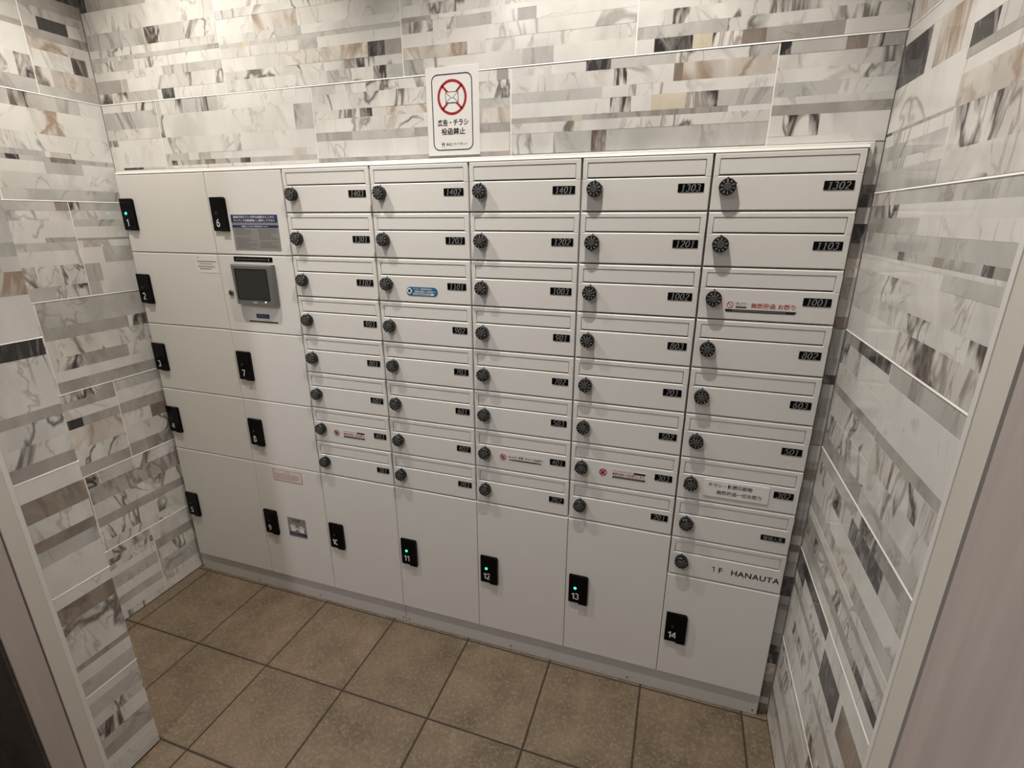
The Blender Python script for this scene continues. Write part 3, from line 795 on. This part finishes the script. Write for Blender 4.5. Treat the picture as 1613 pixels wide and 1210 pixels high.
refusal('303', 1.6600, 1.8000, 0.7270, 0.7570, True, '無断投函を一切お断りします。')
refusal('403', 0.7600, 0.8920, 0.7260, 0.7560, False, '無断投函一切お断り')
# 1101: blue pill
s, w, h = sticker('1101', 1.0755, 1.1760, 1.2180, 1.2435, M['blue'], 0.0125, 0.0008)
mb = MB().prism(circle(-0.0405, 0.001, 0.0082), -0.0010, -0.0008)
add_text(mb, 'チラシ・勧誘印刷物の', 0.003, 0.0070, -0.0010, width=0.058, height=0.0052, bold=0.010)
add_text(mb, '無断投函は一切お断り!', 0.010, -0.0005, -0.0010, width=0.066, height=0.0060, bold=0.014)
mb.prism(rrect(-0.029, 0.038, -0.0100, -0.0055, 0.0022, 4), -0.0010, -0.0008)
mb.build('white_print', M['print_white'], s)
mb = MB().prism(rrect(-0.0442, -0.0368, -0.0030, 0.0050, 0.0006, 2), -0.0012, -0.0010)
mb.strokes([[(-0.046, 0.0062), (-0.035, -0.0042)], [(-0.046, -0.0042), (-0.035, 0.0062)]], 0.0011, -0.0013)
bars(mb, -0.025, 0.034, -0.0092, -0.0063, 1, -0.0012, 7, 0.7, 0.004)
mb.build('navy_print', M['print_navy'], s)

# ------------------------------------------------------------------ parcel lockers
def latch(parent, num, lx, lz, lit):
    """Black pull plate with a raised right half, a lamp and the locker's number."""
    p = MB()
    w, h = 0.0600, 0.1015
    p.prism([(0.0015, 0.0), (w*0.55, 0.0), (w*0.55, h), (0.0010, h), (0.0, h-0.001), (0.0, 0.0015)], -0.006, 0)
    p.prism([(w*0.55, -0.0012), (w-0.001, -0.0012), (w, 0.0), (w, h-0.005), (w-0.005, h), (w*0.55, h)], -0.0095, 0)
    o = p.build('latch_plate', M['black_gloss'], parent); o.location = (lx, 0, lz)
    MB().lathe([(0.0040, -0.006), (0.0038, -0.0072), (0.0024, -0.0080)], 18, 0.0205, 0.0545).build('lamp', M['led'] if lit else M['led_off'], o)
    sans_number(MB(), num, 0.0145 if len(num) == 1 else 0.0085, 0.0245, 0.0225, -0.0063).build('number', M['print_white'], o)
    return o

WHERE = {'1': 'topmost of the column by the tiled wall', '2': 'with a white notice sticker beside the touch screen', '3': 'middle of the column by the tiled wall',
         '4': 'fourth down the column by the tiled wall', '5': 'tall bottom door by the tiled wall', '6': 'with silver instruction plate above the screen',
         '7': 'just below the touch screen panel', '8': 'second below the touch screen panel', '9': 'tall bottom door with hands plate',
         '10': 'bottom door under the first mailbox column', '11': 'bottom door under the second mailbox column', '12': 'bottom door under the middle mailbox column',
         '13': 'bottom door under the fourth mailbox column', '14': 'shorter bottom door under the mailbox lettered HANAUTA'}
def locker(num, x0, x1, z0, z1, lit, latch_z, top=0.003):
    lab = 'white parcel locker %s with %s, %s' % (num, 'lit green lamp' if lit else 'unlit lamp', WHERE[num])
    e = empty('parcel_locker', (x0, 0, z0), lab, 'locker', 'parcel lockers in the cabinet')
    w, h = x1-x0, z1-z0
    MB().plate(0.0008, w-0.0008, 0.0012, h-0.0012, 0, 0.017, top, 0.0012, 0.0014).build('door', M['white'], e)
    MB().box(0.004, w-0.004, 0.0172, 0.0195, 0.004, h-0.004).build('back_liner', M['dark'], e)
    latch(e, num, 0.0115 if x0 > 0.1 else 0.0005, latch_z-z0, lit)
    return e

C1, C2 = 0.3845, 0.682
ZC = [1.5707, 1.3212, 1.0703, 0.8222, 0.5730, 0.0800]
LK = {}
for i, n in enumerate('12345'):
    LK[n] = locker(n, 0.0, C1, ZC[i+1], ZC[i], n == '1', [1.3935, 1.1445, 0.8955, 0.6465, 0.2745][i])
for n, zt, zb, lz in (('6', 1.5707, 1.3212, 1.3937), ('7', 1.0690, 0.8222, 0.8960), ('8', 0.8222, 0.5730, 0.6462), ('9', 0.5730, 0.08, 0.2728)):
    LK[n] = locker(n, C1, C2, zb, zt, False, lz)
zl = TOPZ - 8*PH
for k, n in enumerate(('10', '11', '12', '13')):
    LK[n] = locker(n, COL0+k*PW, COL0+(k+1)*PW, 0.08, zl, n != '10', 0.2730)
LK['14'] = locker('14', COL0+4*PW, COL0+5*PW, 0.08, TOPZ-9*PH, False, 0.2122)

def lsticker(n, x0, x1, z0, z1, mat, name, r=0.001, th=0.0006):
    b = LK[n]; w, h = x1-x0, z1-z0
    s = MB().prism(rrect(-w/2, w/2, -h/2, h/2, r, 4), -th, 0.0).build(name, mat, b)
    s.location = ((x0+x1)/2-b.location.x, 0, (z0+z1)/2-b.location.z)
    return s, w, h
# instructions on locker 6
s, w, h = lsticker('6', 0.4660, 0.6468, 1.3352, 1.4430, M['silver'], 'instruction_plate')
MB().box(-w/2+0.0005, w/2-0.0005, -0.0009, -0.0006, h/2-0.0235, h/2-0.0004).box(-w/2+0.002, w/2-0.0005, -0.0009, -0.0006, h/2-0.0390, h/2-0.0310).build('blue_band', M['navy'], s)
mb = add_text(MB(), '画面が消えている時は画面のどこかに', 0.0, h/2-0.0070, -0.0011, width=0.160, height=0.0072, bold=0.010)
add_text(mb, 'タッチして初期画面にし操作して下さい', 0.0, h/2-0.0172, -0.0011, width=0.160, height=0.0072, bold=0.010)
add_text(mb, '宅配ボックスのご利用方法について', 0.0, h/2-0.0350, -0.0011, width=0.104, height=0.0045, bold=0.01)
mb.build('white_lettering', M['print_white'], s)
mb = bars(MB(), -0.080, -0.018, 0.000-0.008, 0.013, 6, -0.0008, 11, 0.45, 0.008)
bars(mb, -0.080, 0.000, -0.049, -0.014, 8, -0.0008, 12, 0.45, 0.009)
bars(mb, 0.012, 0.084, -0.022, 0.013, 8, -0.0008, 13, 0.45, 0.009)
bars(mb, 0.012, 0.080, -0.047, -0.027, 5, -0.0008, 14, 0.45, 0.008)
mb.build('fine_print', plain('fine_print_grey', (0.13, 0.125, 0.12), 0.5), s)
# white notice on locker 2
s, w, h = lsticker('2', 0.2875, 0.3805, 1.2598, 1.3145, M['paper'], 'notice_sticker')
add_text(MB(), '注意', -0.037, 0.0215, -0.0008, height=0.006).build('red_lettering', M['print_red'], s)
mb = bars(MB(), -0.042, 0.040, 0.0065, 0.0110, 1, -0.0008, 21, 0.8, 0.006)
bars(mb, -0.033, 0.022, -0.0010, 0.0030, 1, -0.0008, 22, 0.6, 0.005)
bars(mb, -0.042, 0.041, -0.0098, -0.0055, 1, -0.0008, 23, 0.8, 0.006)
bars(mb, -0.033, 0.042, -0.0170, -0.0128, 1, -0.0008, 24, 0.8, 0.006)
mb.build('fine_print', M['print_grey'], s)
# pink caution on locker 9
s, w, h = lsticker('9', 0.4695, 0.5980, 0.5113, 0.5588, M['pink'], 'caution_sticker')
mb = MB().ring([(-w/2, -h/2), (w/2, -h/2), (w/2, h/2), (-w/2, h/2)], [(-w/2+0.0022, -h/2+0.0022), (w/2-0.0022, -h/2+0.0022), (w/2-0.0022, h/2-0.0022), (-w/2+0.0022, h/2-0.0022)], -0.0008, -0.0006)
bars(mb, -0.058, 0.050, -0.018, 0.008, 5, -0.0008, 31, 0.35, 0.009)
add_text(mb, '注 意', 0.0, 0.0145, -0.0008, width=0.020, height=0.0065, bold=0.010)
mb.build('red_print', plain('faded_red_print', (0.36, 0.11, 0.10), 0.5), s)
# hands plate on locker 9
s, w, h = lsticker('9', 0.5020, 0.5845, 0.2765, 0.3588, M['silver'], 'hands_plate')
hand(hand(MB(), -0.020, -0.004, 0.029, -0.0009, -1), 0.020, -0.006, 0.029, -0.0009, 1).build('hand_mark', M['print_white'], s)
MB().box(-0.040, 0.040, -0.0009, -0.0006, -0.0350, -0.0225).build('blue_band', M['navy'], s)
add_text(MB(), '手元注意', -0.001, 0.0310, -0.0009, width=0.034, height=0.0095, bold=0.014).build('lettering', M['print_navy'], s)
bars(MB(), -0.036, 0.034, -0.0325, -0.0250, 2, -0.0011, 41, 0.5, 0.006).build('band_print', M['print_grey'], s)

# ------------------------------------------------------------------ control panel with touch screen
e = empty('control_panel', (C1, 0, 1.0690), 'white locker control panel with a grey touch screen, keyhole and slip slot', 'control panel')
def at(o, x, z): o.location = (x-C1, 0, z-1.0690); return o
w, h = C2-C1, 1.3212-1.0690
MB().plate(0.0008, w-0.0008, 0.0012, h-0.0012, 0, 0.017, 0.003, 0.0012, 0.0014).build('panel', M['white'], e)
MB().box(0.004, w-0.004, 0.0172, 0.0195, 0.004, h-0.004).build('back_liner', M['dark'], e)
s = at(MB().prism(rrect(-0.077, 0.077, -0.0078, 0.0078, 0.0008, 3), -0.001, 0).build('label_strip', M['black_gloss'], e), 0.5285, 1.3075)
bars(MB(), -0.068, 0.055, -0.0028, 0.0028, 1, -0.0013, 51, 0.8, 0.006).build('fine_print', plain('dim_print', (0.07, 0.07, 0.07), 0.5), s)
MB().box(0.061, 0.064, -0.0014, -0.0010, -0.004, 0.004).build('white_mark', M['numeral'], s)
mon = at(MB().plate(-0.081, 0.081, -0.0645, 0.0645, -0.020, 0.0, 0.004, 0.009, 0.003).build('monitor', M['bezel'], e), 0.5300, 1.2275)
MB().box(-0.063, 0.063, -0.0202, -0.0175, -0.045, 0.051).build('screen', M['screen'], mon)
MB().ring([(-0.064, -0.046), (0.064, -0.046), (0.064, 0.052), (-0.064, 0.052)], [(-0.0625, -0.0445), (0.0625, -0.0445), (0.0625, 0.0505), (-0.0625, 0.0505)], -0.0215, -0.0195).build('screen_rim', M['black'], mon)
MB().prism(rrect(-0.007, 0.010, -0.0575, -0.0515, 0.001, 3), -0.0206, -0.0198).build('maker_badge', M['numeral'], mon)
MB().lathe([(0.0018, -0.0198), (0.0016, -0.0212)], 12, 0.044, -0.0520).build('power_lamp', M['led_white'], mon)
k = at(MB().lathe([(0.0100, 0), (0.0100, -0.003), (0.0085, -0.0042)], 24).build('key_lock', M['steel'], e), 0.4175, 1.1970)
MB().lathe([(0.0066, -0.0042), (0.0064, -0.0046)], 20).box(-0.0012, 0.0012, -0.0050, -0.0044, -0.004, 0.004).build('keyway', M['dark'], k)
s = at(MB().prism(rrect(-0.0265, 0.0265, -0.0072, 0.0072, 0.0012, 3), -0.0008, 0).build('slot_label', M['navy'], e), 0.5340, 1.1250)
add_text(MB(), '受領印口', 0, 0, -0.0010, width=0.042, height=0.0078, bold=0.010).build('lettering', plain('dim_blue_print', (0.14, 0.14, 0.26), 0.5), s)
at(MB().prism(rrect(-0.0595, 0.0595, -0.0021, 0.0021, 0.0012, 3), -0.0007, 0).build('slip_slot', M['black'], e), 0.5335, 1.1060)

# ------------------------------------------------------------------ notice board on the back wall
sg = empty('wall_notice', (1.2315, YB, 1.5903), 'white no-flyers notice with a crossed envelope in a red circle above the mailboxes', 'sign')
Wn, Hn = 0.147, 0.2045
def up(o): o.location = (0, 0, Hn/2); return o
bd = up(MB().plate(-Wn/2, Wn/2, -Hn/2, Hn/2, -0.0022, -0.0002, 0.0003, 0.0003, 0.0003).build('board', M['paper'], sg))
yf = -0.0025
bx0, bx1, bz0, bz1 = -0.0575, 0.0560, -0.0905, 0.0870
MB().ring(rrect(bx0, bx1, bz0, bz1, 0.0170, 8), rrect(bx0+0.0025, bx1-0.0025, bz0+0.0025, bz1-0.0025, 0.0145, 8), yf, yf+0.0002).build('border_line', M['print_navy'], bd)
cx, cz, R0 = -0.0005, 0.0335, 0.0408
mb = MB().ring(circle(cx, cz, R0, 48), circle(cx, cz, R0-0.0062, 48), yf, yf+0.0002)
q = (R0-0.003)*0.7071
for sx in (1, -1):
    for sz in (1, -1):
        mb.strokes([[(cx+sx*0.012, cz+sz*0.012), (cx+sx*q, cz+sz*q)]], 0.0052, yf)
mb.build('red_circle', M['sign_red'], bd)
ex, ez = 0.0180, 0.0130
MB().prism(rrect(cx-ex, cx+ex, cz-ez, cz+ez, 0.003, 4), yf-0.0003, yf-0.0001).build('envelope', M['paper'], bd)
mb = MB().ring(rrect(cx-ex, cx+ex, cz-ez, cz+ez, 0.003, 4), rrect(cx-ex+0.0014, cx+ex-0.0014, cz-ez+0.0014, cz+ez-0.0014, 0.0018, 4), yf-0.0005, yf-0.0003)
mb.strokes([[(cx-ex+0.001, cz+ez-0.002), (cx, cz-0.0028), (cx+ex-0.001, cz+ez-0.002)], [(cx-ex+0.001, cz-ez+0.0015), (cx-0.003, cz-0.0005)], [(cx+ex-0.001, cz-ez+0.0015), (cx+0.003, cz-0.0005)]], 0.0014, yf-0.0004)
mb.build('envelope_lines', M['print_navy'], bd)
mb = add_text(MB(), '広告・チラシ', 0.0, -0.0245, yf, width=0.0865, height=0.0162, bold=0.022)
add_text(mb, '投函禁止', 0.0, -0.0455, yf, width=0.0675, height=0.0162, bold=0.022)
mb.build('lettering', M['print_black'], bd)
mb = add_text(MB(), '長谷工 ライブネット', 0.0090, -0.0758, yf, width=0.0590, height=0.0072, bold=0.010)
mb.strokes([[(-0.0325, -0.0705), (-0.0325, -0.0800)], [(-0.0325, -0.0760), (-0.0285, -0.0738), (-0.0255, -0.0720)], [(-0.0285, -0.0745), (-0.0262, -0.0760), (-0.0262, -0.0800)]], 0.0019, yf)
add_text(mb, 'haseko', -0.0292, -0.0828, yf, width=0.0085, height=0.0020)
mb.build('maker_mark', M['print_navy'], bd)
bpy.context.view_layer.update()
